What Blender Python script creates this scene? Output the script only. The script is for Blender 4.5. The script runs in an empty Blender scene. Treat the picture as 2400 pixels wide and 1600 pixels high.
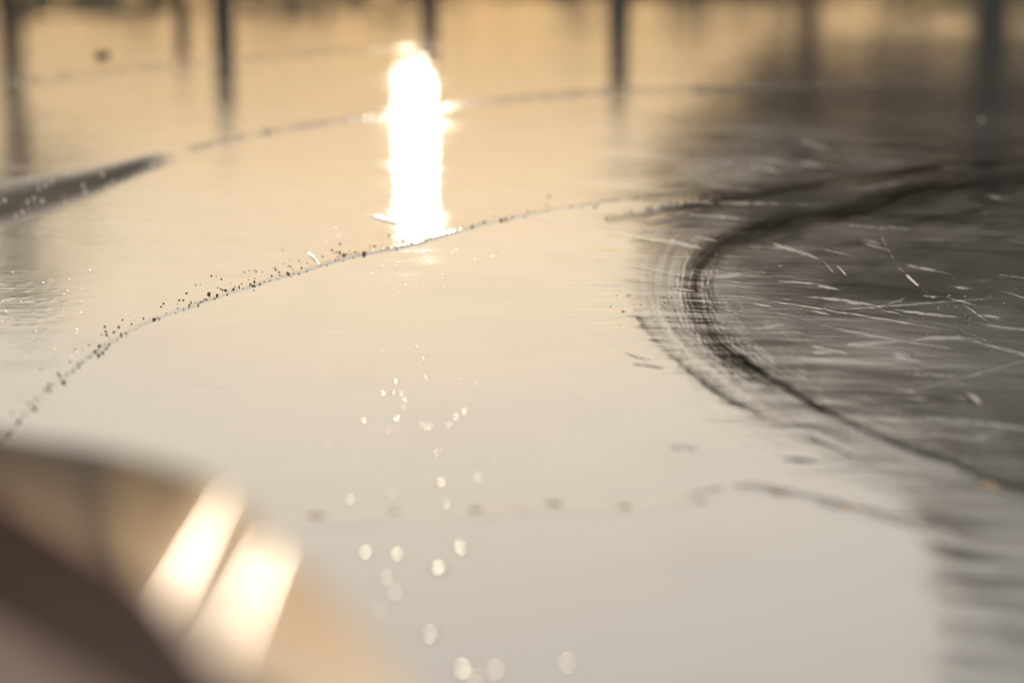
import bpy, bmesh, math, random
import numpy as np
from mathutils import Vector, Matrix, noise as mnoise

random.seed(7)
RNG = np.random.default_rng(11)
SC = bpy.context.scene
COL = SC.collection
R = math.radians

# ------------------------------------------------------------------ camera
CAM_H, PITCH, LENS, SENS = 0.75, 14.0, 85.0, 36.0
cd = bpy.data.cameras.new('camera')
cam = bpy.data.objects.new('camera', cd)
COL.objects.link(cam)
cam.location = (0, 0, CAM_H)
cam.rotation_euler = (R(90 - PITCH), 0, 0)
cd.lens, cd.sensor_width, cd.sensor_fit = LENS, SENS, 'HORIZONTAL'
cd.clip_start, cd.clip_end = 0.02, 3000
cd.dof.use_dof = True
cd.dof.focus_distance = 3.36
cd.dof.aperture_fstop = 1.8
SC.camera = cam

# ------------------------------------------------------------------ sky, sun
SUN_EL, SUN_AZ = 9.6, -2.3          # degrees; azimuth from +Y, positive to the right
w = bpy.data.worlds.new('World'); SC.world = w; w.use_nodes = True
nt = w.node_tree
for n in list(nt.nodes): nt.nodes.remove(n)
out = nt.nodes.new('ShaderNodeOutputWorld'); bg = nt.nodes.new('ShaderNodeBackground')
sky = nt.nodes.new('ShaderNodeTexSky'); sky.sky_type = 'NISHITA'; sky.sun_disc = False
sky.sun_elevation = R(SUN_EL); sky.sun_rotation = R(SUN_AZ)
sky.altitude = 200; sky.air_density = 1.45; sky.dust_density = 0.3; sky.ozone_density = 1.0
hz = nt.nodes.new('ShaderNodeMix'); hz.data_type = 'RGBA'; hz.inputs['Factor'].default_value = 0.45   # thin even haze over the clear sky
hz.inputs['B'].default_value = (7.6, 7.2, 6.5, 1)
hs = nt.nodes.new('ShaderNodeHueSaturation'); hs.inputs['Saturation'].default_value = 0.92
nt.links.new(sky.outputs[0], hs.inputs['Color']); nt.links.new(hs.outputs[0], hz.inputs['A'])
wm = nt.nodes.new('ShaderNodeMix'); wm.data_type = 'RGBA'; wm.blend_type = 'MULTIPLY'; wm.inputs['Factor'].default_value = 1
wm.inputs['B'].default_value = (1.06, .98, .945, 1)
tcw = nt.nodes.new('ShaderNodeTexCoord'); sx = nt.nodes.new('ShaderNodeSeparateXYZ'); cr_ = nt.nodes.new('ShaderNodeValToRGB')
nt.links.new(tcw.outputs['Generated'], sx.inputs[0]); nt.links.new(sx.outputs['Z'], cr_.inputs[0])
for i_, (p_, c_) in enumerate(((0.09, (.46, .37, .265)), (0.145, (.66, .585, .485)), (0.20, (.97, .93, .87)), (0.27, (1, 1, 1)))):   # amber dust low over the horizon
    e_ = cr_.color_ramp.elements[i_] if i_ < 2 else cr_.color_ramp.elements.new(p_)
    e_.position = p_; e_.color = (*c_, 1)
am = nt.nodes.new('ShaderNodeMix'); am.data_type = 'RGBA'; am.blend_type = 'MULTIPLY'; am.inputs['Factor'].default_value = 1
nt.links.new(hz.outputs['Result'], am.inputs['A']); nt.links.new(cr_.outputs[0], am.inputs['B'])
nt.links.new(am.outputs['Result'], wm.inputs['A']); nt.links.new(wm.outputs['Result'], bg.inputs['Color']); bg.inputs['Strength'].default_value = 0.13
nt.links.new(bg.outputs[0], out.inputs['Surface'])
sl = bpy.data.lights.new('sun', 'SUN'); sl.energy = 0.026; sl.angle = R(0.5); sl.color = (1.0, 0.86, 0.66)
sun = bpy.data.objects.new('sun', sl); COL.objects.link(sun)
sd = Vector((math.sin(R(SUN_AZ)) * math.cos(R(SUN_EL)), math.cos(R(SUN_AZ)) * math.cos(R(SUN_EL)), math.sin(R(SUN_EL))))
sun.rotation_euler = sd.to_track_quat('Z', 'Y').to_euler()
SC.view_settings.view_transform = 'Standard'; SC.view_settings.look = 'None'
SC.view_settings.gamma = 1; SC.view_settings.use_curve_mapping = False
SC.view_settings.exposure = -0.23
SC.cycles.use_denoising = True
SC.cycles.max_bounces = 6
SC.cycles.caustics_reflective = False; SC.cycles.caustics_refractive = False

# ------------------------------------------------------------------ helpers
K = SENS / LENS / 2400.0            # tangent of one photo pixel
cp, sp = math.cos(R(PITCH)), math.sin(R(PITCH))

def ground(X, Y):
    """photo pixel (2400x1600) -> point on the ice plane, works on arrays"""
    a = (np.asarray(X, float) - 1200) * K
    b = (800 - np.asarray(Y, float)) * K
    dz = b * cp - sp; dy = b * sp + cp
    t = -CAM_H / dz
    return a * t, dy * t

def azel(x, y):
    """direction in which a mirror lying on the ice would look at that pixel: (azimuth, elevation)"""
    a = (x - 1200) * K; b = (800 - y) * K
    dz = b * cp - sp; dy = b * sp + cp
    return math.atan2(a, dy), math.atan2(-dz, math.hypot(a, dy))

def far(x, y, D):
    """point at depth Y=D whose mirror image lies at the pixel"""
    az, el = azel(x, y)
    gx = D * math.tan(az)
    return gx, D, math.tan(el) * math.hypot(gx, D) - CAM_H

def near(x, y, d):
    """point at axial depth d in front of the camera"""
    a = (x - 1200) * K; b = (800 - y) * K
    return Vector((a * d, (b * sp + cp) * d, CAM_H + (b * cp - sp) * d))

def tag(o, label=None, cat=None, group=None, kind=None):
    if label: o['label'] = label
    if cat: o['category'] = cat
    if group: o['group'] = group
    if kind: o['kind'] = kind
    return o

def link(name, mesh, mat=None, parent=None):
    o = bpy.data.objects.new(name, mesh); COL.objects.link(o)
    if mat and not mesh.materials: mesh.materials.append(mat)
    if parent: o.parent = parent
    return o

def empty(name, loc):
    o = bpy.data.objects.new(name, None); COL.objects.link(o); o.location = loc; o.empty_display_size = 0.1
    return o

def from_bm(name, bm, mat=None, parent=None, smooth=True):
    me = bpy.data.meshes.new(name); bm.to_mesh(me); bm.free()
    if smooth: me.polygons.foreach_set('use_smooth', [True] * len(me.polygons))
    return link(name, me, mat, parent)

def mat_simple(name, col, rough=0.6, spec=0.5, metallic=0.0, noise=None, bump=0.0):
    m = bpy.data.materials.new(name); m.use_nodes = True
    n = m.node_tree.nodes; L = m.node_tree.links; b = n['Principled BSDF']
    b.inputs['Base Color'].default_value = (*col, 1); b.inputs['Roughness'].default_value = rough
    b.inputs['Specular IOR Level'].default_value = spec; b.inputs['Metallic'].default_value = metallic
    if noise:
        tc = n.new('ShaderNodeTexCoord'); t = n.new('ShaderNodeTexNoise'); t.inputs['Scale'].default_value = noise
        t.inputs['Detail'].default_value = 4
        L.new(tc.outputs['Object'], t.inputs['Vector'])
        r = n.new('ShaderNodeValToRGB')
        r.color_ramp.elements[0].position = .3; r.color_ramp.elements[1].position = .7
        r.color_ramp.elements[0].color = (*[c * .72 for c in col], 1); r.color_ramp.elements[1].color = (*[min(1, c * 1.25) for c in col], 1)
        L.new(t.outputs['Fac'], r.inputs[0]); L.new(r.outputs[0], b.inputs['Base Color'])
        if bump:
            bp = n.new('ShaderNodeBump'); bp.inputs['Strength'].default_value = bump; bp.inputs['Distance'].default_value = .01
            L.new(t.outputs['Fac'], bp.inputs['Height']); L.new(bp.outputs[0], b.inputs['Normal'])
    return m

def box(bm, x0, x1, y0, y1, z0, z1, bev=0.0):
    r = bmesh.ops.create_cube(bm, size=1)
    bmesh.ops.scale(bm, vec=(x1 - x0, y1 - y0, z1 - z0), verts=r['verts'])
    bmesh.ops.translate(bm, vec=((x0 + x1) / 2, (y0 + y1) / 2, (z0 + z1) / 2), verts=r['verts'])
    if bev: bmesh.ops.bevel(bm, geom=list({e for v in r['verts'] for e in v.link_edges}), offset=bev, segments=2, affect='EDGES', clamp_overlap=True)

# smooth value noise, vectorised
_perm = RNG.random((256, 256))
def vnoise(x, y):
    xi = np.floor(x).astype(np.int64); yi = np.floor(y).astype(np.int64)
    fx = x - xi; fy = y - yi
    fx = fx * fx * fx * (fx * (fx * 6 - 15) + 10); fy = fy * fy * fy * (fy * (fy * 6 - 15) + 10)
    x0, x1, y0, y1 = xi & 255, (xi + 1) & 255, yi & 255, (yi + 1) & 255
    a = _perm[x0, y0]; b = _perm[x1, y0]; c = _perm[x0, y1]; d = _perm[x1, y1]
    return (a + (b - a) * fx) * (1 - fy) + (c + (d - c) * fx) * fy * 1.0 if False else (a + (b - a) * fx) + ((c + (d - c) * fx) - (a + (b - a) * fx)) * fy
def fbm(x, y, o=3):
    s = 0; amp = 1; tot = 0
    for k in range(o):
        s = s + amp * (vnoise(x * 2**k + 17.3 * k, y * 2**k + 5.1 * k) - .5) * 2; tot += amp; amp *= .5
    return s / tot
def sstep(e0, e1, v):
    t = np.clip((v - e0) / (e1 - e0), 0, 1); return t * t * (3 - 2 * t)
def bump1(d, wd): return np.exp(-(d / wd) ** 2)

def catmull(pts, n=8):
    P = [np.array(p, float) for p in pts]; P = [2 * P[0] - P[1]] + P + [2 * P[-1] - P[-2]]
    o = []
    for i in range(1, len(P) - 2):
        for k in range(n):
            t = k / n
            o.append(.5 * (2 * P[i] + (P[i+1] - P[i-1]) * t + (2 * P[i-1] - 5 * P[i] + 4 * P[i+1] - P[i+2]) * t * t + (3 * P[i] - P[i-1] - 3 * P[i+1] + P[i+2]) * t ** 3))
    o.append(P[-2]); return np.array(o)

# ------------------------------------------------------------------ marks on the ice, traced as curves
S = 2400 / 2352.0
def c(*pts): return catmull([(x * S, y * S) for x, y in pts])
EDGE = c((-60, 1090), (0, 1015), (80, 930), (150, 868), (220, 812), (300, 762), (370, 728), (450, 700), (520, 676), (620, 645), (720, 616),
         (800, 592), (850, 581), (950, 562), (1020, 541), (1110, 517), (1230, 490), (1330, 475), (1450, 455), (1560, 440), (1700, 424))
LINE2 = c((430, 345), (520, 325), (640, 301), (760, 283), (900, 262), (1000, 250), (1150, 232), (1400, 212), (1600, 205), (1900, 196), (2352, 180))
LINE3 = c((-40, 193), (60, 186), (200, 170), (420, 152), (600, 135), (800, 120), (1000, 108), (1300, 95))
TRACK_OUT = c((2400, 372), (2200, 382), (2000, 405), (1800, 437), (1640, 466), (1500, 488), (1400, 503))
TRACK = c((2420, 402), (2300, 412), (2150, 440), (2000, 472), (1850, 500), (1750, 527), (1660, 562), (1610, 605), (1594, 650), (1603, 705), (1632, 762), (1680, 812), (1730, 845))
GROOVE = c((1700, 822), (1760, 862), (1830, 902), (1900, 946), (2000, 992), (2100, 1036), (2200, 1066), (2300, 1105), (2420, 1150))
ARC = c((1478, 600), (1480, 650), (1500, 695), (1522, 735), (1552, 778), (1592, 818), (1650, 862), (1720, 915), (1800, 960))
ARC2 = c((1440, 640), (1455, 700), (1485, 755), (1525, 800), (1590, 855), (1650, 902), (1730, 945), (1800, 985))
ARC3 = c((2420, 516), (2200, 556), (2000, 616), (1880, 696), (1835, 785), (1860, 870))
LOW = c((150, 1205), (330, 1192), (560, 1198), (740, 1192), (900, 1180), (1100, 1172), (1280, 1158), (1460, 1163), (1600, 1132), (1720, 1115), (1800, 1130), (1940, 1160), (2050, 1188), (2200, 1230))
CRACK1 = c((1190, 492), (1300, 516), (1480, 548), (1640, 580))
CRACK2 = c((1040, 545), (1180, 572), (1320, 592), (1470, 614), (1600, 640), (1760, 650), (1900, 668))
LEFTTRACK = c((-60, 488), (0, 474), (100, 448), (200, 422), (280, 396), (350, 374), (450, 350))

def pdist(X, Y, poly):
    """distance to polyline in photo pixels, running length, signed side (+ below the line)"""
    if X.ndim == 2:                       # only the neighbourhood of the curve matters
        P = np.asarray(poly); pad = 130
        m = (X > P[:, 0].min() - pad) & (X < P[:, 0].max() + pad) & (Y > P[:, 1].min() - pad) & (Y < P[:, 1].max() + pad)
        b_, a_, s_ = np.full(X.shape, 1e4), np.zeros(X.shape), np.where(Y > np.interp(X, *np.array(sorted(map(tuple, P))).T), 1., -1.)
        b_[m], a_[m], s_[m] = pdist(X[m], Y[m], poly)
        return b_, a_, s_
    best = np.full(X.shape, 1e9); along = np.zeros(X.shape); side = np.zeros(X.shape); run = 0
    for (x0, y0), (x1, y1) in zip(poly[:-1], poly[1:]):
        dx, dy = x1 - x0, y1 - y0; l2 = dx * dx + dy * dy
        t = np.clip(((X - x0) * dx + (Y - y0) * dy) / l2, 0, 1)
        ex, ey = X - x0 - t * dx, Y - y0 - t * dy; d = np.hypot(ex, ey)
        mk = d < best; best[mk] = d[mk]; along[mk] = (run + t * math.sqrt(l2))[mk]
        side[mk] = np.sign(dx * ey - dy * ex)[mk]; run += math.sqrt(l2)
    return best, along, side

# ------------------------------------------------------------------ ice sheet
def ice_grid():
    xs = np.concatenate([np.linspace(-2600, -60, 60, endpoint=False), np.arange(-60, 2461, 2.2), np.linspace(2470, 5000, 60)])
    ys = np.concatenate([-609 + (np.linspace(0, 1, 70, endpoint=False) ** 1.6) * 580, np.arange(-28, 1640, 1.7), np.linspace(1650, 2600, 60)])
    X, Y = np.meshgrid(xs, ys)
    return X, Y

def ice_fields(X, Y):
    gx, gy = ground(X, Y)
    H = np.zeros(X.shape)                        # millimetres
    rough = np.full(X.shape, 0.30)
    frost = np.zeros(X.shape); dirt_dark = np.zeros(X.shape); grit = np.zeros(X.shape); rip = np.zeros(X.shape)
    ang = R(9)
    u = gx * math.cos(ang) - gy * math.sin(ang); v = gx * math.sin(ang) + gy * math.cos(ang)
    inb = (X > -80) & (X < 2480) & (Y > -60) & (Y < 1660)
    # broad swell of a flooded rink and hand-width ripples
    H += 0.9 * fbm(gx * 1.6, gy * 1.1, 2)
    H += 0.05 * fbm(gx * 18 + 3, gy * 10, 3) + .09 * fbm(gx * 4 + 9, gy * 13, 2)
    # pass of the resurfacer
    d, s, sd_ = pdist(X, Y, EDGE)
    wob = 2.2 * fbm(s / 22., s * 0 + 3.3, 3)
    sdist = d * sd_ + wob
    inside = sstep(-2, 4, sdist)
    endf = 1 - sstep(1380, 1640, X)
    inside = np.where(X > 1560, sstep(430, 470, Y), inside)
    H += (1 - inside) * (.45 + 1.1 * bump1(X - 930, 190)) * sstep(-100, 500, X) * np.exp(-np.clip(-sdist, 0, None) / 34.) * endf     # lip
    rough = (0.058 + (0.028 - 0.058) * inside) * (.62 + .76 * vnoise(gx * 2.5, gy * 20)) * (.55 + .9 * vnoise(gx * 2.2 + 4, gy * 3.1)) * (.55 + .9 * vnoise(gx * 26, gy * 17)) * (1 - .55 * bump1(Y - 462, 24)) * (.35 + .65 * sstep(20, 210, Y))
    rip += .12 * (1 - inside) * sstep(60, 600, X) + .09
    rip *= sstep(-60, 330, Y)
    # crumbly line itself
    cr = bump1(sdist + 2, 3.2) * endf
    H += cr * 0.3 * (0.2 + vnoise(s / 3.2, s * 0 + 1.7)) ; frost += cr * .5 * vnoise(s / 5., s * 0 + 9)
    # fainter lines further out
    for poly, amp, wd in ((LINE2, .35, 7.0), (LINE3, .4, 8.0)):
        d, s, q = pdist(X, Y, poly)
        fade = (0.35 + .65 * vnoise(s / 40., s * 0 + 4)) * (.3 + 1.3 * vnoise(s / 4., s * 0 + 6))
        if poly is LINE2: fade = fade * (1 - sstep(1800, 2300, X))
        else: fade = fade * (1 - sstep(700, 1200, X)) * .8
        H += amp * bump1(d + 1.5 * fbm(s / 9., s * 0, 2), wd) * fade
        grit += (.6 if poly is LINE2 else .4) * bump1(d + 1.5 * fbm(s / 9., s * 0, 2), wd * 1.1) * fade
    # tyre track on the right
    scuff = sstep(1340, 1540, X + 40 * fbm(gx * 4, gy * 2, 2) - 0.0 * Y) * sstep(235, 340, Y) * (1 - sstep(0, 170, (Y - 700) - (X - 1560) * .62))
    d1, s1, q1 = pdist(X, Y, TRACK_OUT)
    d2, s2, q2 = pdist(X, Y, TRACK)
    d3, s3, q3 = pdist(X, Y, GROOVE)
    d4, s4, q4 = pdist(X, Y, ARC)
    d5, s5, q5 = pdist(X, Y, ARC2)
    H += -.35 * bump1(d1, 8) * (.5 + .5 * vnoise(s1 / 60, s1 * 0)) + .35 * bump1(d1 - 11, 5) * (q1 > 0) * vnoise(s1 / 9., s1 * 0 + 2)
    wT = 19 + 9 * fbm(s2 / 80., s2 * 0 + 2, 2)
    H += -.08 * bump1(d2, wT)
    H += 0.22 * bump1(d2 - 30, 14) * vnoise(s2 / 9., d2 / 5.)
    fd3 = (1 - .6 * sstep(0, 750, s3)) * (.55 + .7 * vnoise(s3 / 22., s3 * 0 + 3))
    H += .30 * np.tanh(d3 * q3 / 7) * np.exp(-(d3 / 46) ** 2) * fd3
    H -= .10 * np.tanh(d4 * q4 / 6) * np.exp(-(d4 / 40) ** 2) * sstep(30, 130, s4) * (1 - sstep(330, 560, s4)) * (.5 + .9 * vnoise(s4 / 6., s4 * 0 + 1))
    H += .10 * np.tanh(d5 * q5 / 7) * np.exp(-(d5 / 36) ** 2) * sstep(20, 120, s5) * (1 - sstep(380, 560, s5)) * (.5 + .8 * vnoise(s5 / 14., s5 * 0 + 5))
    # brush strokes that run along the curved tracks
    br = scuff * np.exp(-(d2 / 75) ** 2); H += br * .10 * fbm(s2 / 45., d2 * q2 / 7. + 3, 3)
    br = scuff * np.exp(-(d1 / 60) ** 2); H += br * .22 * fbm(s1 / 110., d1 * q1 / 6. + 8, 3)
    br = np.exp(-(d3 / 60) ** 2) * (X > 1690); H += br * .10 * fbm(s3 / 70., d3 * q3 / 7. + 5, 3)
    dirt_dark += np.clip(.95 * bump1(d2, wT * 1.1) * (.7 + .4 * fbm(s2 / 60., d2 * q2 / 7., 3)) + .6 * bump1(d1, 9) * sstep(0.2, .7, vnoise(s1 / 70., s1 * 0 + 2)) + .5 * bump1(d3, 8) * fd3, 0, 1)
    dirt_dark += .7 * bump1(X - 1690, 60) * bump1(Y - 838 - .2 * (X - 1690), 22) * (.3 + vnoise(gx * 30, gy * 14))
    dirt_dark += .45 * scuff * sstep(.05, .45, fbm(s2 / 130., d2 * q2 / 20. + 6, 3)) * np.exp(-(d2 / 105) ** 2)
    d6, s6, q6 = pdist(X, Y, ARC3)
    dirt_dark += .5 * bump1(d6 + 8 * fbm(s6 / 50., s6 * 0 + 2, 2), 22) * (.35 + .65 * fbm(s6 / 40., d6 * q6 / 9., 3)) * (1 - .5 * sstep(550, 700, s6))
    dirt_dark += .35 * scuff * sstep(.15, .5, fbm(u * 4, v * 9 + 3, 3))
    dirt_dark = np.clip(dirt_dark, 0, 1)
    trk = np.clip(bump1(d1, 11) + bump1(d2, wT * 1.5) + bump1(d3, 7) * .7, 0, 1)
    # ribbed scrape strokes beside the groove (vertical tooth marks)
    tooth = bump1(d3 * q3 - 17, 16) * (q3 > 0) * sstep(240, 330, s3) * (1 - sstep(520, 640, s3))
    H += .5 * tooth * (vnoise(X / 7., Y / 60.) - .2); rough += .2 * tooth
    # scuffed ice on the right: long low scrapes, fine combing, chips
    H += scuff * (.6 * fbm(u * 3.5, v * 11, 4) + .22 * fbm(u * 14, v * 30, 4) + .05 * fbm(u * 9, v * 120, 2))
    H += scuff * .028 * np.sin((gx * .94 - gy * .35 + .006 * fbm(gx * 9, gy * 5, 2)) * 700) * sstep(.3, .55, vnoise(gx * 5.2 + 8, gy * 3.3)) * sstep(640, 700, Y) * (1 - sstep(2080, 2200, X)) * sstep(1780, 1860, X)
    frost += scuff * .22 * sstep(.1, .5, fbm(u * 3, v * 15 + 2, 4))
    rough += scuff * (.10 + .13 * fbm(gx * 5, gy * 3, 3))
    frost += scuff * (.05 + .07 * fbm(gx * 8 + 5, gy * 3, 3))
    # fringe where the scuffed ice feathers into the smooth ice
    fr = bump1((X - 1440) - 0.1 * (Y - 640), 70) * sstep(520, 600, Y) * (1 - sstep(760, 860, Y))
    H += fr * .35 * fbm(gx * 16, gy * 40, 2)
    fr2 = sstep(0, 140, (X - 1720) * .55 - (Y - 960) + 40) * sstep(0, 60, (Y - 900) - (X - 1720) * .45) * (X > 1650)
    H += fr2 * .30 * fbm(u * 9, v * 22, 3)
    fr3 = sstep(2080, 2330, X + 60 * fbm(gx * 10, gy * 10, 2)) * sstep(1150, 1300, Y)
    dirt_dark += .3 * fr3 * sstep(0, .5, fbm(gx * 9 + gy * 6, gy * 22, 3)); H += fr3 * .6 * fbm(gx * 12 + gy * 5, gy * 26, 3); rough += fr3 * .15  # colour darkened here to deepen the shelter's mirrored edge
    # lower resurfacing line
    d, s, q = pdist(X, Y, LOW)
    f = .5 + .5 * fbm(s / 60., s * 0 + 7, 2)
    for off, a in ((0, .30), (9, .22), (16, .16)):
        H += 2.4 * a * bump1(d * q - off + 3 * fbm(s / 70., s * 0 + off, 2), 3.2) * f * (1 - .85 * bump1(X - 985, 110))
    frost += .05 * inside * sstep(.55, .9, vnoise(gx * 11, gy * 6))
    # cracks
    for poly, a in ((CRACK1, -.22), (CRACK2, -.16)):
        d, s, q = pdist(X, Y, poly); H += a * bump1(d, 3.2) * (.4 + .9 * vnoise(s / 25., s * 0 + 3))
    # studded tyre band on the left
    d, s, q = pdist(X, Y, LEFTTRACK)
    wl = 46 - 27 * sstep(60, 460, s)
    band = np.exp(-(d / wl) ** 4) * (1 - sstep(380, 500, s + 40 * fbm(gx * 9, gy * 5, 2)))
    pu, pv = s / 17., (d * q) / 15. + s / 60.
    dots = sstep(.62, .95, vnoise(np.floor(pu) * 3.7 + np.floor(pv) * 1.9, np.floor(pv) * 2.3)) * np.exp(-(((pu % 1) - .5) / .22) ** 2 - (((pv % 1) - .5) / .3) ** 2)
    H += band * (-.4 + 1.0 * dots); grit += 1.0 * band * (1 - dots)
    # raked swirl on the left
    sw = sstep(620, 200, X) * sstep(400, 520, Y) * (1 - sstep(700, 900, Y)) * (1 - inside)
    H += sw * .06 * fbm(gx * 6 + gy * 3, gy * 24 - gx * 16, 3)
    H += (1 - inside) * .03 * fbm(gx * 4 + gy * 3, gy * 26, 3) * sstep(30, 250, Y)
    # stud pits left
    for k in range(46):
        x = random.uniform(-10, 215); y = random.uniform(650, 850); rx = random.uniform(7, 12); ry = random.uniform(2.4, 3.4)
        m = (abs(X - x) < 30) & (abs(Y - y) < 14)
        H[m] += .09 * np.exp(-((X[m] - x) / rx) ** 2 - ((Y[m] - y + .12 * (X[m] - x)) / ry) ** 2)
    # single scrapes: x0,y0,x1,y1,width,height
    SCR = [(1576, 563, 1647, 579, 4, 1.2), (1792, 563, 1927, 607, 4, 1.3), (1876, 693, 2075, 721, 3, 1.1), (2075, 721, 2259, 743, 3, 1.1), (2290, 737, 2351, 744, 2.5, 1),
           (1989, 806, 2116, 798, 5, 1.2), (2116, 798, 2285, 793, 4.5, 1.1), (1902, 808, 1994, 828, 4, 1.1), (1907, 823, 1963, 821, 4, 1), (1744, 770, 1841, 757, 4, 1),
           (2121, 619, 2234, 645, 3.5, 1), (1912, 665, 1978, 680, 3, .9), (2218, 670, 2285, 678, 3, .8), (2060, 719, 2126, 696, 3, .8), (2055, 538, 2096, 619, 4, -1),
           (2096, 619, 2198, 706, 4, -1), (1927, 614, 1958, 650, 4, -1), (1955, 618, 1992, 655, 3, -1), (2208, 678, 2397, 650, 3, -.8), (2095, 826, 2140, 834, 9, 1.3),
           (2305, 456, 2371, 471, 4, 1.2), (1700, 303, 1722, 306, 6, 2), (1873, 383, 1986, 398, 4, 1.3), (1751, 388, 1848, 408, 4, 1.2), (1873, 332, 1955, 352, 4, 1.3),
           (2292, 279, 2308, 283, 6, 2), (2016, 559, 2067, 571, 4, 1), (850, 500, 960, 530, 4, 1.5), (712, 580, 748, 622, 3, 1.2), (1650, 650, 1740, 640, 5, .8),
           (2240, 700, 2330, 760, 2, .6), (1790, 700, 2330, 790, 2, .5), (1480, 850, 1560, 860, 4, -.6), (1240, 880, 1420, 950, 4, .25), (430, 895, 560, 905, 4, .3),
           (1900, 1020, 2010, 1070, 7, -.5), (1560, 1045, 1640, 1050, 5, -.5), (1830, 1072, 1920, 1078, 6, -.6), (2255, 915, 2300, 950, 9, -1), (1430, 812, 1530, 842, 3, -.4)]
    for k in range(260):
        x = random.uniform(1480, 2420); y = random.uniform(330, 1060)
        if y > 700 + (x - 1500) * .5: continue
        L = random.expovariate(1 / 110.) + 14; a = random.gauss(.14, .16)
        SCR.append((x, y, x + L, y + a * L, random.uniform(1.1, 1.9), random.choice((.2, .3, -.2, .2, .75))))
    for k in range(140):                       # long hairline cuts
        x = random.uniform(1430, 2420); y = random.uniform(420, 1050)
        if y > 690 + (x - 1500) * .5: continue
        L = random.expovariate(1 / 170.) + 40; a = random.gauss(.12, .09) if random.random() < .8 else random.gauss(-.35, .2)
        SCR.append((x, y, x + L, y + a * L, random.uniform(1.5, 2.2), random.choice((.1, .14, -.14, -.1, .25, .72))))
    for k in range(60):                        # short nicks before the scraped part
        x = random.gauss(1380, 90); y = random.gauss(690, 40); L = random.uniform(8, 26)
        SCR.append((x, y, x + L, y - .15 * L, random.uniform(1.6, 2.3), random.choice((-.25, -.18, .15))))
    for k in range(34):
        x = random.uniform(350, 1500); y = random.uniform(640, 1050); L = random.uniform(20, 120)
        SCR.append((x, y, x + L, y + random.uniform(-.05, .2) * L, random.uniform(1.8, 3), random.choice((-.07, .05, .09))))
    for k in range(40):
        x = random.uniform(250, 1400); y = random.uniform(260, 560); L = random.uniform(30, 160)
        if y > 900 - x * .5: continue
        SCR.append((x, y, x + L, y + random.uniform(-.3, .1) * L, random.uniform(1.6, 2.6), random.choice((-.10, .08, -.06))))
    for x0, y0, x1, y1, wd, a in SCR:
        m = (X > min(x0, x1) - 25) & (X < max(x0, x1) + 25) & (Y > min(y0, y1) - 25) & (Y < max(y0, y1) + 25)
        if not m.any(): continue
        d, s, q = pdist(X[m], Y[m], np.array([(x0, y0), (x1, y1)]))
        L = math.hypot(x1 - x0, y1 - y0)
        bend = random.gauss(0, .015) * L
        tt = np.clip(s / L, 0, 1); off = d * q - bend * 4 * tt * (1 - tt) + 1.2 * fbm(s / 25., s * 0 + x0, 2)
        tap = np.sin(np.pi * tt ** random.uniform(.6, 1.6)) ** .8
        p = np.exp(-(off / (.68 * wd * (.35 + .65 * tap))) ** 2) * tap * (.35 + .9 * vnoise(s / 16., s * 0 + y0)) * (s > .5) * (s < L - .5)
        H[m] += .9 * a * p; rough[m] += .25 * p * (a > .7); frost[m] += .8 * p * (a > .7)
    rough = rough * (1 - .75 * trk) + .05 * trk; frost *= (1 - trk)
    return gx, gy, H / 1000., np.clip(rough, .012, .9), np.clip(frost, 0, 1), np.clip(rip, 0, 1), np.clip(dirt_dark, 0, 1), np.clip(grit, 0, 1)

X, Y = ice_grid()
gx, gy, H, RO, FR, RP, DI, GR = ice_fields(X, Y)
nr, nc = X.shape
co = np.stack([gx, gy, H], -1).reshape(-1, 3).astype(np.float32)
idx = np.arange(nr * nc).reshape(nr, nc)
quads = np.stack([idx[:-1, :-1], idx[1:, :-1], idx[1:, 1:], idx[:-1, 1:]], -1).reshape(-1, 4).astype(np.int32)
me = bpy.data.meshes.new('ice')
me.vertices.add(len(co)); me.vertices.foreach_set('co', co.ravel())
me.loops.add(quads.size); me.loops.foreach_set('vertex_index', quads.ravel())
me.polygons.add(len(quads)); me.polygons.foreach_set('loop_start', np.arange(0, quads.size, 4, dtype=np.int32))
me.polygons.foreach_set('use_smooth', np.ones(len(quads), bool))
me.update(calc_edges=True)
for nm, arr in (('wear', RO), ('frost', FR), ('ripple', RP), ('dirt_dark', DI), ('grit', GR)):
    at = me.attributes.new(nm, 'FLOAT', 'POINT'); at.data.foreach_set('value', arr.ravel().astype(np.float32))

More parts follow.
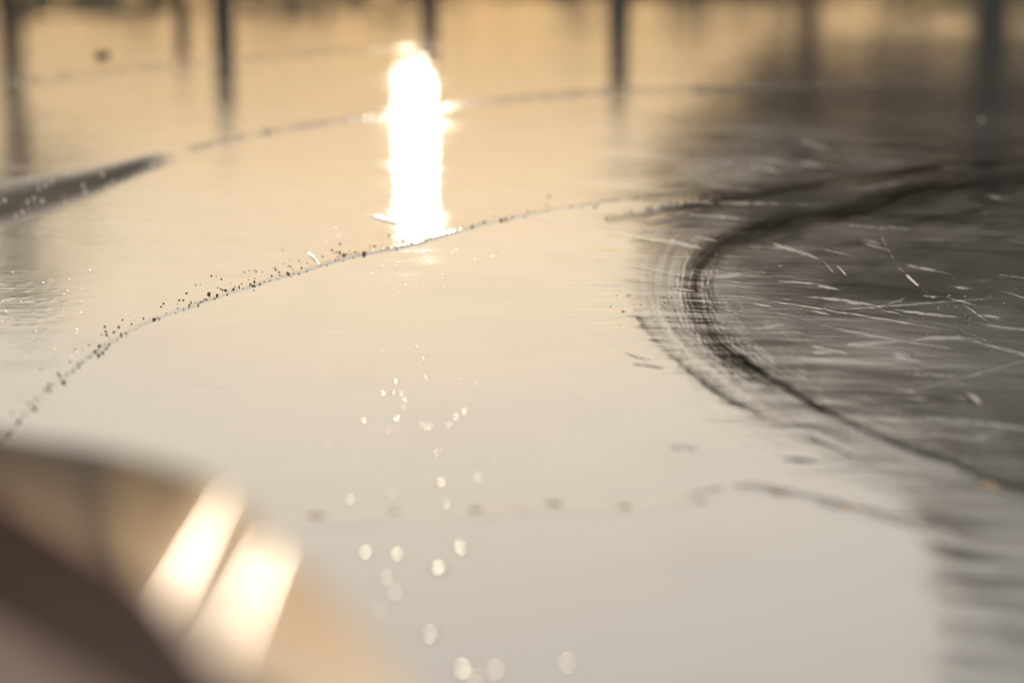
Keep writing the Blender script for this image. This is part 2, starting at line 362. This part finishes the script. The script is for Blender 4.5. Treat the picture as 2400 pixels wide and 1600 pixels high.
def ice_material():
    m = bpy.data.materials.new('wet_ice'); m.use_nodes = True
    n = m.node_tree.nodes; L = m.node_tree.links; b = n['Principled BSDF']
    a = n.new('ShaderNodeAttribute'); a.attribute_name = 'wear'
    f = n.new('ShaderNodeAttribute'); f.attribute_name = 'frost'
    g = n.new('ShaderNodeAttribute'); g.attribute_name = 'ripple'
    tc = n.new('ShaderNodeTexCoord')
    mp = n.new('ShaderNodeMapping'); mp.inputs['Scale'].default_value = (9, 95, 1); mp.inputs['Rotation'].default_value = (0, 0, R(4))
    t = n.new('ShaderNodeTexNoise'); t.inputs['Scale'].default_value = 1; t.inputs['Detail'].default_value = 3
    L.new(tc.outputs['Object'], mp.inputs['Vector']); L.new(mp.outputs[0], t.inputs['Vector'])
    mx = n.new('ShaderNodeMix'); mx.data_type = 'RGBA'
    mx.inputs['A'].default_value = (.78, .765, .74, 1); mx.inputs['B'].default_value = (.55, .54, .52, 1)
    L.new(f.outputs['Fac'], mx.inputs['Factor'])
    dt_ = n.new('ShaderNodeAttribute'); dt_.attribute_name = 'dirt_dark'; di = n.new('ShaderNodeAttribute'); di.attribute_name = 'grit'
    dm = n.new('ShaderNodeMath'); dm.operation = 'MAXIMUM'; L.new(dt_.outputs['Fac'], dm.inputs[0]); L.new(di.outputs['Fac'], dm.inputs[1])
    dx = n.new('ShaderNodeMix'); dx.data_type = 'RGBA'; dx.inputs['B'].default_value = (.055, .048, .042, 1)
    L.new(dm.outputs[0], dx.inputs['Factor']); L.new(mx.outputs['Result'], dx.inputs['A']); L.new(dx.outputs['Result'], b.inputs['Base Color'])
    mr = n.new('ShaderNodeMapRange'); mr.inputs['To Min'].default_value = .88; mr.inputs['To Max'].default_value = .1
    L.new(f.outputs['Fac'], mr.inputs['Value']); inv = n.new('ShaderNodeMath'); inv.operation = 'SUBTRACT'; inv.inputs[0].default_value = 1; L.new(di.outputs['Fac'], inv.inputs[1])
    mm = n.new('ShaderNodeMath'); mm.operation = 'MULTIPLY'; L.new(mr.outputs[0], mm.inputs[0]); L.new(inv.outputs[0], mm.inputs[1]); L.new(mm.outputs[0], b.inputs['Metallic'])
    ms = n.new('ShaderNodeMapRange'); ms.inputs['To Min'].default_value = .5; ms.inputs['To Max'].default_value = .06
    L.new(di.outputs['Fac'], ms.inputs['Value']); L.new(ms.outputs[0], b.inputs['Specular IOR Level'])
    ma = n.new('ShaderNodeMath'); ma.operation = 'MULTIPLY_ADD'; ma.inputs[1].default_value = .3
    L.new(di.outputs['Fac'], ma.inputs[0]); L.new(a.outputs['Fac'], ma.inputs[2]); L.new(ma.outputs[0], b.inputs['Roughness'])
    bp = n.new('ShaderNodeBump'); bp.inputs['Distance'].default_value = .0016
    L.new(g.outputs['Fac'], bp.inputs['Strength']); L.new(t.outputs['Fac'], bp.inputs['Height']); L.new(bp.outputs[0], b.inputs['Normal'])
    return m
M_ICE = ice_material()
tag(link('ice', me, M_ICE), kind='structure')
gm = bpy.data.meshes.new('ground')
gm.from_pydata([(-900, -300, -.03), (900, -300, -.03), (900, 1500, -.03), (-900, 1500, -.03)], [], [(0, 1, 2, 3)])
tag(link('ground', gm, mat_simple('packed_snow', (.55, .55, .55), .8, noise=.6)), kind='structure')

# ------------------------------------------------------------------ surroundings seen mirrored in the ice
M_POST = mat_simple('dark_steel', (.035, .035, .035), .5, noise=30)
M_WOOD = mat_simple('brown_timber', (.10, .065, .04), .7, noise=12)
M_ROOF = mat_simple('dark_roof', (.075, .055, .042), .7, noise=3)
M_LEAF = mat_simple('dark_foliage', (.05, .055, .03), .6, noise=2)
M_BARK = mat_simple('bark', (.07, .05, .04), .8, noise=10)

def fence_post(x, yend, wpx, D, mat, label, taper=.75):
    gx_, gy_, h = far(x, yend, D); wd = wpx * K * D
    bm = bmesh.new()
    r = bmesh.ops.create_cone(bm, cap_ends=True, segments=20, radius1=wd / 2, radius2=wd / 2 * taper, depth=h + .03)
    bmesh.ops.translate(bm, vec=(0, 0, (h + .03) / 2 - .03), verts=r['verts'])
    o = empty('fence_post', (gx_, gy_, 0)); tag(o, label, 'post', 'posts beyond the ice')
    from_bm('shaft', bm, mat, o)
    bm = bmesh.new(); bmesh.ops.create_uvsphere(bm, u_segments=16, v_segments=8, radius=wd / 2 * taper * 1.1)
    bmesh.ops.translate(bm, vec=(0, 0, h), verts=bm.verts); from_bm('cap', bm, mat, o)
    bm = bmesh.new(); box(bm, -wd, wd, -wd, wd, -.03, .02, .004); from_bm('base_plate', bm, mat, o)
    return o
fence_post(428, 165, 34, 10, M_WOOD, 'faint thin brown post mirrored just left of the dark post')
fence_post(530, 275, 66, 10, M_POST, 'thick dark post mirrored in the ice left of the sun streak', .6)
fence_post(1448, 245, 62, 10, M_POST, 'thick dark post mirrored between the sun streak and the shelter', .6)
fence_post(1008, 178, 62, 10, M_WOOD, 'short brown post mirrored at the right side of the sun streak', .5)

def leaf_cloud(verts, faces, cx, cy, cz, rx, ry, rz, n, s):
    for _ in range(n):
        while True:
            p = Vector((random.uniform(-1, 1), random.uniform(-1, 1), random.uniform(-1, 1)))
            if p.length < 1: break
        q = Vector((cx + p.x * rx, cy + p.y * ry, cz + p.z * rz))
        a = Vector((random.gauss(0, 1), random.gauss(0, 1), random.gauss(0, 1))).normalized() * s * random.uniform(.6, 1.3)
        b = a.orthogonal().normalized() * s * random.uniform(.5, 1)
        i = len(verts); verts += [q - a, q + b * .8, q + a, q - b * .8]; faces.append((i, i + 1, i + 2, i + 3))

def tree(x, D, ybase_px, ytop_px, halfw_px, label, n=520):
    gx_, gy_, z0 = far(x, ybase_px, D); z1 = far(x, ytop_px, D)[2]; hw = halfw_px * K * D
    o = empty('tree', (gx_, gy_, 0)); tag(o, label, 'tree')
    bm = bmesh.new()
    r = bmesh.ops.create_cone(bm, cap_ends=True, segments=14, radius1=.008 * D, radius2=.06, depth=z1 * .9)
    bmesh.ops.translate(bm, vec=(0, 0, z1 * .45 - .03), verts=r['verts'])
    for k in range(4):
        zz = z0 + (z1 - z0) * (k + .5) / 9; a = k * 2.4
        r = bmesh.ops.create_cone(bm, cap_ends=True, segments=8, radius1=.05, radius2=.015, depth=hw * .9)
        mt = Matrix.Translation((math.cos(a) * hw * .4, math.sin(a) * hw * .4, zz)) @ Matrix.Rotation(a, 4, 'Z') @ Matrix.Rotation(R(75), 4, 'Y')
        bmesh.ops.transform(bm, matrix=mt, verts=r['verts'])
    from_bm('trunk', bm, M_BARK, o)
    V, F = [], []
    for k in range(16):
        t = random.random(); rr = hw * (1 - .55 * abs(t - .35))
        a = random.uniform(0, 6.28); q = random.uniform(0, .6) * rr
        leaf_cloud(V, F, math.cos(a) * q, math.sin(a) * q, z0 + (z1 - z0) * t, rr * .62, rr * .62, (z1 - z0) * .16, n // 16, hw * .04)
    m = bpy.data.meshes.new('crown'); m.from_pydata(V, [], F); link('crown', m, M_LEAF, o)
    return o
tree(40, 26, 375, 660, 400, 'dark tree mirrored as the shaded patch at the left edge of the ice')

# open timber shelter on the right
D = 30.0
sh = empty('shelter', (*far(1900, 200, D)[:2], 0)); tag(sh, 'open dark shelter mirrored as the shaded right side of the ice', 'shelter')
def sh_loc(x, y, D=D):
    p = far(x, y, D); return Vector((p[0] - sh.location.x, p[1] - sh.location.y, p[2]))
for x, wpx, m in ((1888, 42, M_WOOD), (2312, 76, M_POST), (2700, 50, M_POST)):
    p = sh_loc(x, 330); wd = wpx * K * D
    bm = bmesh.new(); box(bm, p.x - wd / 2, p.x + wd / 2, -wd / 2, wd / 2, -.03, p.z + .1, .015); from_bm('column', bm, m, sh)
# gable front and roof: profile in mirrored pixels, extruded backwards
prof = [(1680, 312), (1610, 395), (1515, 480), (1500, 640), (1540, 715), (1700, 905), (2225, 1180), (2325, 1500), (3400, 1560), (3400, 312)]
bm = bmesh.new(); fr_, bk_ = [], []
for x, y in prof:
    p = sh_loc(x, y); fr_.append(bm.verts.new(p)); bk_.append(bm.verts.new(p + Vector((1.5 if x < 2000 else 0, 9, 0))))
bm.faces.new(fr_); bm.faces.new(bk_[::-1])
for i in range(len(prof)):
    j = (i + 1) % len(prof); bm.faces.new((fr_[j], fr_[i], bk_[i], bk_[j]))
bmesh.ops.recalc_face_normals(bm, faces=bm.faces)
from_bm('roof', bm, M_ROOF, sh, smooth=False)

# far wood along the horizon
V, F = [], []
for k in range(150):
    x = -1700 + k * 40 + random.uniform(-15, 15)
    yt = 62 + 20 * mnoise.noise(Vector((k * .23, 0, 0))) + (6 * max(0, min(1, (x - 500) / 900)))
    dd = 75 + random.uniform(-6, 8); p = far(x, yt, dd)
    h = p[2] * random.uniform(.85, 1.05)
    leaf_cloud(V, F, p[0], p[1], h * .5, 2.2, 2.2, h * .52, 130, .42)
m = bpy.data.meshes.new('wood'); m.from_pydata(V, [], F)
tag(link('wood', m, M_LEAF), 'far dark wood mirrored as the brown band along the top edge', 'wood', kind='stuff')

# ------------------------------------------------------------------ loose bits on the ice
def ice_z(x, y):
    j = int(round((x + 60) / 2.2)) + 60; i = int(round((y + 28) / 1.7)) + 70
    return float(H[i, j])
def on_ice(x, y):
    a, b = ground(x, y); return Vector((float(a), float(b), ice_z(x, y)))

def lump_mesh(name, seed, sub=2, rough=.35, flat=.75):
    bm = bmesh.new(); bmesh.ops.create_icosphere(bm, subdivisions=sub, radius=1)
    for v in bm.verts:
        v.co *= 1 + rough * mnoise.noise(v.co * 1.7 + Vector((seed * 3.1, seed, 0))); v.co.z *= flat
    me = bpy.data.meshes.new(name); bm.to_mesh(me); bm.free()
    me.polygons.foreach_set('use_smooth', [sub > 1] * len(me.polygons)); return me

M_CRUMB = mat_simple('backlit_ice_brown', (.18, .125, .08), .5, noise=200)  # backlit shade of the ice crumbs put into their colour
M_FROST = mat_simple('frosty_ice', (.62, .6, .56), .35)
M_CHIP = mat_simple('straw_chip', (.75, .52, .30), .6, noise=120)
crumbs = [lump_mesh('ice_crumb', k, 2, .6, .8) for k in range(6)]
for me_ in crumbs: me_.materials.append(M_CRUMB)
CL = [(-50, 150, 'blurred brown crumb on the curved edge line near the left border'),
      (150, 330, 'dark crumb among the soft clump low on the curved edge line'),
      (330, 560, 'sharp dark crumb scattered left along the curved edge line'),
      (560, 700, 'sharp dark crumb in the dense stretch of the edge line left of the sun glare'),
      (700, 900, 'dark crumb on the edge line just at the left of the sun glare'),
      (900, 1110, 'crumb silhouetted inside the white sun glare on the edge line'),
      (1110, 1500, 'dark crumb on the edge line right of the sun glare')]
def crumb_label(x):
    for a, b, l in CL:
        if x <= b: return l
    return CL[-1][2]
def put_crumb(x, y, rpx, label, group='crumbs along the curved edge line'):
    p = on_ice(x, y); d = p.y
    o = bpy.data.objects.new('ice_crumb', random.choice(crumbs)); COL.objects.link(o)
    r = .62 * rpx * K * math.hypot(d, CAM_H); o.location = p + Vector((0, 0, r * .45)); o.scale = (r * random.uniform(.8, 1.25), r, r * random.uniform(.8, 1.2))
    o.rotation_euler = (0, 0, random.uniform(0, 6.28)); tag(o, label, 'ice crumb', group)
for x, y, r in [(336, 747, 4), (360, 750, 5.5), (284, 784, 4.2), (250, 785, 4.5), (267, 779, 4.5), (363, 749, 4.5), (278, 767, 4.2), (232, 812, 5), (222, 826, 5.5), (231, 833, 6.5), (241, 827, 5.5),
                (420, 704, 4), (430, 704, 3.6), (490, 690, 6.5), (509, 693, 4.5), (508, 696, 4.5), (529, 681, 4), (547, 679, 4.5), (587, 667, 3.5), (596, 661, 4), (596, 671, 4),
                (796, 593, 5.2), (806, 600, 6), (853, 596, 7.5), (788, 592, 3.5), (756, 602, 3.4), (797, 572, 3.5), (945, 565, 4), (972, 560, 4), (986, 558, 4), (675, 643, 5),
                (150, 897, 7), (113, 905, 4.5), (82, 958, 6), (42, 990, 6), (20, 1014, 6.5), (1175, 517, 6), (1186, 515, 5), (1133, 523, 4)]:
    put_crumb(x, y, r, crumb_label(x))
ed = EDGE; segl = np.hypot(*(np.diff(ed, axis=0).T)); cum = np.concatenate([[0], np.cumsum(segl)])
nput = 0
while nput < 245:
    t = random.uniform(0, cum[-1] - 250); i = int(np.searchsorted(cum, t) - 1); f = (t - cum[i]) / segl[i]
    p = ed[i] + f * (ed[i + 1] - ed[i]); x = p[0]
    if x > 1440: continue
    dens = .35 if x > 900 else (1.0 if 380 < x < 760 else .7)
    if random.random() > dens: continue
    sc_ = 30 if x < 700 else 9
    off = random.expovariate(1 / sc_) if random.random() < .55 else random.gauss(0, 3)
    if off > 75: continue
    y = p[1] - off; r = random.choice((1.6, 2, 2.4, 2.8, 3.4)) * (1.0 if x > 300 else 1.15) * (1.25 if x > 1050 else 1)
    if not (-40 < x): continue
    put_crumb(x + random.gauss(0, 2), y, r, crumb_label(x)); nput += 1
p = on_ice(240, 132); o = bpy.data.objects.new('ice_crumb', crumbs[2]); COL.objects.link(o); o.location = p + Vector((0, 0, .004)); o.scale = (.018, .03, .008)
tag(o, 'lone dark lump lying on the far golden ice between two post reflections', 'ice lump')

beads = []
for k_, ro_ in enumerate((.11, .15, .21)):
    b_ = lump_mesh('ice_bead', 3 + k_, 3, .10, .035); beads.append(b_)
    b_.materials.append(mat_simple('clear_ice_bead', (.78, .765, .74), ro_, metallic=.88))
BEADS = [(898, 624, 3.4), (929, 623, 4), (992, 603, 4), (998, 603, 3.4), (966, 608, 3), (1031, 592, 3.6), (1072, 585, 4), (1060, 591, 3), (1113, 608, 3.4), (1155, 600, 3.4), (1180, 591, 3.2), (1037, 643, 3),
         (1009, 619, 3), (873, 641, 3), (764, 568, 3.6), (951, 667, 3), (975, 662, 2.6), (920, 693, 2.6), (994, 660, 2.6), (1040, 671, 2.4), (856, 662, 2.4), (1097, 683, 2.4), (786, 535, 3), (792, 552, 3), (800, 545, 2.6),
         (897, 822, 4), (976, 811, 3.4), (992, 841, 4), (987, 850, 3.4), (958, 871, 4), (1000, 882, 4.5), (928, 893, 5.5), (898, 921, 5.5), (918, 918, 4.2), (935, 921, 4.5), (948, 914, 3.6), (949, 934, 4.8), (944, 953, 4.5),
         (928, 979, 6), (852, 986, 6), (879, 1011, 4.5), (913, 1011, 6), (989, 994, 4.5), (1000, 1002, 5), (1010, 998, 4.5), (1052, 995, 6), (1044, 995, 4.5), (1067, 976, 5.5), (1088, 963, 5.8), (1078, 886, 3.6), (1117, 898, 3.8),
         (767, 1040, 5), (831, 1079, 5), (1027, 1057, 5), (1160, 1074, 5), (1122, 1117, 5.5), (1032, 1131, 7), (922, 1159, 7), (820, 1171, 7.5), (1044, 1181, 5.5), (1193, 1224, 6), (856, 1294, 8), (934, 1299, 8),
         (1084, 1286, 8.5), (1077, 1279, 6.5), (1032, 1331, 9), (1022, 1332, 7.5), (902, 1354, 7), (1006, 1486, 10), (924, 1387, 7), (888, 1435, 7), (1083, 1568, 10), (1159, 1570, 9), (1118, 1593, 9), (1330, 1554, 7)]
for k in range(30):
    BEADS.append((random.choice((200, 212, 165, 110, 60, 30)) - (k % 10) * 5 + random.gauss(0, 6), 640 + (k % 10) * 22 + random.gauss(0, 5), random.uniform(2.2, 3.4)))
for x, y, r in BEADS:
    r *= 1.0 + .5 * max(0, min(1, (y - 1000) / 400))
    q = on_ice(x, y); rr = r * K * math.hypot(q.y, CAM_H) * 1.1
    o = bpy.data.objects.new('ice_bead', beads[0 if r > 4 and random.random() < .6 else random.choice((1, 2))]); COL.objects.link(o); o.location = q + Vector((0, 0, 0)); o.scale = (rr, rr, rr)
    hv = ((Vector((0, 0, CAM_H)) - q).normalized() + sd).normalized()          # only plates that happen to face the sun glint at all
    hv = (hv + Vector((random.gauss(0, .012), random.gauss(0, .012), 0))).normalized()
    o.rotation_mode = 'QUATERNION'; o.rotation_quaternion = hv.to_track_quat('Z', 'Y'); o.location.z += rr * .12
    lab = ('tiny sparkling ice plate in the sloping rows near the left edge' if x < 260 else
           'tiny sharp glinting bead of ice right by the sun glare' if y < 700 else
           'soft round glint of an ice bead in the cluster on the smooth ice' if y < 1020 else
           'larger blurred round glint of an ice bead around the thin lower line' if y < 1250 else
           'big pale blurred disc of an ice bead below the thin lower line' if y < 1450 else
           'big half moon shaped blurred glint of an ice bead at the bottom edge')
    tag(o, lab, 'ice bead', 'glinting ice beads on the smooth ice')

fcr = [lump_mesh('ice_crumb', 20 + k, 2, .6, .7) for k in range(4)]
for me_ in fcr: me_.materials.append(M_FROST)
def frost_crumb(x, y, rpx, label):
    q = on_ice(x, y); r = rpx * K * math.hypot(q.y, CAM_H)
    o = bpy.data.objects.new('ice_crumb', random.choice(fcr)); COL.objects.link(o); o.location = q + Vector((0, 0, r * .3))
    o.scale = (r * random.uniform(1, 1.6), r, r * random.uniform(.7, 1.2)); o.rotation_euler = (0, 0, random.uniform(-.5, .5)); tag(o, label, 'ice crumb', 'frosty crumbs on the scraped ice')
for k in range(34):
    t = random.random(); frost_crumb(1690 + 75 * t + random.gauss(0, 22), 690 + 130 * t + random.gauss(0, 10), random.uniform(1.2, 3), 'pale frosty crumb beside the inner edge of the dark curved track')
for k in range(40):
    frost_crumb(random.uniform(2090, 2400), random.gauss(745, 45), random.uniform(1, 2.2), 'tiny pale crumb on the scratched dark ice near the right border')
for k in range(26):
    t = random.random(); frost_crumb(1556 + 60 * t + random.gauss(0, 12), 690 + 90 * t, random.uniform(1.2, 2.4), 'pale frosty crumb on the outer half of the dark curved track')
def chip(x, y, wpx, hpx, rot, label, seed):
    q = on_ice(x, y); d = math.hypot(q.y, CAM_H)
    me_ = lump_mesh('ice_chip', seed, 2, .6, .8); me_.materials.append(M_CHIP)
    o = bpy.data.objects.new('ice_chip', me_); COL.objects.link(o)
    o.scale = (wpx * K * d / 2, wpx * K * d / 2.6, hpx * K * d / 6); o.location = q; o.rotation_euler = (0, 0, R(rot))
    tag(o, label, 'chip', 'chips along the thin lower line')
chip(350, 1212, 22, 12, 10, 'faint brownish chip on the lower line behind the glossy bar', 1)
chip(741, 1208, 40, 15, -8, 'pale straw coloured chip at the left end of the lower line beside the bar', 2)
chip(923, 1198, 26, 14, 15, 'small dark rimmed chip on the lower line under the blurred glints', 3)
chip(1113, 1194, 36, 13, 20, 'low tan chip on the lower line right of the glints', 4)
chip(1300, 1180, 44, 9, -12, 'long flat tan chip where the lower line starts to rise', 5)
chip(1465, 1186, 34, 14, -30, 'greyish curled chip at the middle of the lower line', 6)
chip(1638, 1174, 32, 10, 12, 'small grey chip just below the rising end of the lower line', 7)
chip(1826, 1151, 40, 9, -38, 'slanting pale chip at the crest of the lower line', 8)
chip(1984, 1186, 42, 9, -34, 'slanting pale chip at the right end of the lower line', 9)

chip(2318, 1140, 55, 16, -20, 'golden brown smudge of debris beside the dark groove near the right border', 10)

# ------------------------------------------------------------------ glossy bar close to the lens
sv = np.array(sd)
def ray(x, y):
    a = (x - 1200) * K; b = (800 - y) * K; return np.array([a, b * sp + cp, b * cp - sp])
def glossy_bar():
    C0 = np.array([0, 0, CAM_H]); P0 = C0 + 1.2 * ray(520, 1330)
    v = C0 - P0; v /= np.linalg.norm(v); n = v + sv; n /= np.linalg.norm(n)
    L1 = catmull([(-260, 950), (0, 1040), (250, 1084), (500, 1160), (690, 1282), (845, 1440), (980, 1610), (1120, 1830)], 20)
    L2 = catmull([(-420, 960), (-150, 1110), (60, 1235), (300, 1378), (450, 1492), (620, 1606), (840, 1780), (1040, 1980)], 20)
    L3 = catmull([(-420, 1180), (-150, 1350), (0, 1450), (130, 1545), (250, 1625), (420, 1740), (640, 1900), (900, 2080)], 20)
    L4 = catmull([(-700, 1400), (-500, 1560), (-350, 1680), (-200, 1780), (-50, 1880), (150, 2020), (400, 2200), (650, 2400)], 20)
    def on_plane(px, nn, p0):
        r_ = ray(*px); return C0 + r_ * (np.dot(nn, p0 - C0) / np.dot(nn, r_))
    ax = np.array([1, 0., 0.]); ax -= n * np.dot(ax, n); ax /= np.linalg.norm(ax)
    n1 = n; A_ = .24; n = n - A_ * ax; n /= np.linalg.norm(n)
    rows = []
    NT = 24
    W = .0185
    for i in range(len(L1)):
        ring = []
        for k in range(NT + 1):
            t = k / NT
            q = on_plane(L1[i] + (L2[i] - L1[i]) * t, n, P0)
            a = float(np.dot(q - P0, ax))
            # gentle dent along the bar: two spots face the sun
            g = np.linspace(0, a, 40); sl_ = -2 * A_ * np.exp(-(g / W) ** 2)
            bq = float(np.dot(q - P0, np.cross(n, ax)))
            dev = .05 * bq * bq + np.trapezoid(sl_, g) if hasattr(np, 'trapezoid') else np.trapz(sl_, g)
            rnd = 1.2 * max(0, a - .10) ** 2
            ring.append(q + n * (dev + rnd))
        e = ring[-1]; d2 = np.dot(e - C0, ray(1200, 800)) / np.dot(ray(1200, 800), ray(1200, 800))
        for k in range(1, 13):
            t = k / 12; px = L2[i] + (L3[i] - L2[i]) * t
            ring.append(C0 + ray(*px) * (d2 - .035 * t))
        f3 = ring[-1]
        for k in range(1, 9):
            t = k / 8; px = L3[i] + (L4[i] - L3[i]) * t
            nn = np.array([.12, .1, 1.0]); ring.append(on_plane(px, nn, f3))
        f4 = ring[-1]; ring.append(f4 - n * .03); ring.append(ring[0] - n * .06)
        rows.append(ring)
    A = np.array(rows); nr_, nc_ = A.shape[:2]
    root = empty('glossy_bar', tuple(A[nr_ // 2, nc_ - 1]))
    M1 = mat_simple('polished_copper_paint', (.70, .65, .65), .12, metallic=.85)
    M2 = mat_simple('matt_shaded_brown', (.10, .052, .046), .6, spec=.2)  # shade of the bar's near side put in as a darker, dull brown
    def strip(name, cols, mat_):
        B = A[:, cols]; n_, m_ = B.shape[:2]
        V = [tuple(p_ - np.array(root.location)) for p_ in B.reshape(-1, 3)]
        F = [(i * m_ + j, i * m_ + j + 1, (i + 1) * m_ + j + 1, (i + 1) * m_ + j) for i in range(n_ - 1) for j in range(m_ - 1)]
        m = bpy.data.meshes.new(name); m.from_pydata(V, [], F)
        m.polygons.foreach_set('use_smooth', [True] * len(m.polygons))
        return link(name, m, mat_, root)
    strip('top_plate', list(range(0, NT + 1)), M1)
    strip('side_panel', list(range(NT, NT + 13)), M2)
    strip('lower_lip', list(range(NT + 12, NT + 21)), mat_simple('skylit_tan', (.42, .32, .25), .8))  # lip coloured paler tan in place of a sky reflection
    strip('underside', [NT + 20, NT + 21, NT + 22, 0], M2)
    return root
tag(glossy_bar(), 'out of focus glossy brown bar with sun streaks across the lower left corner', 'bar')
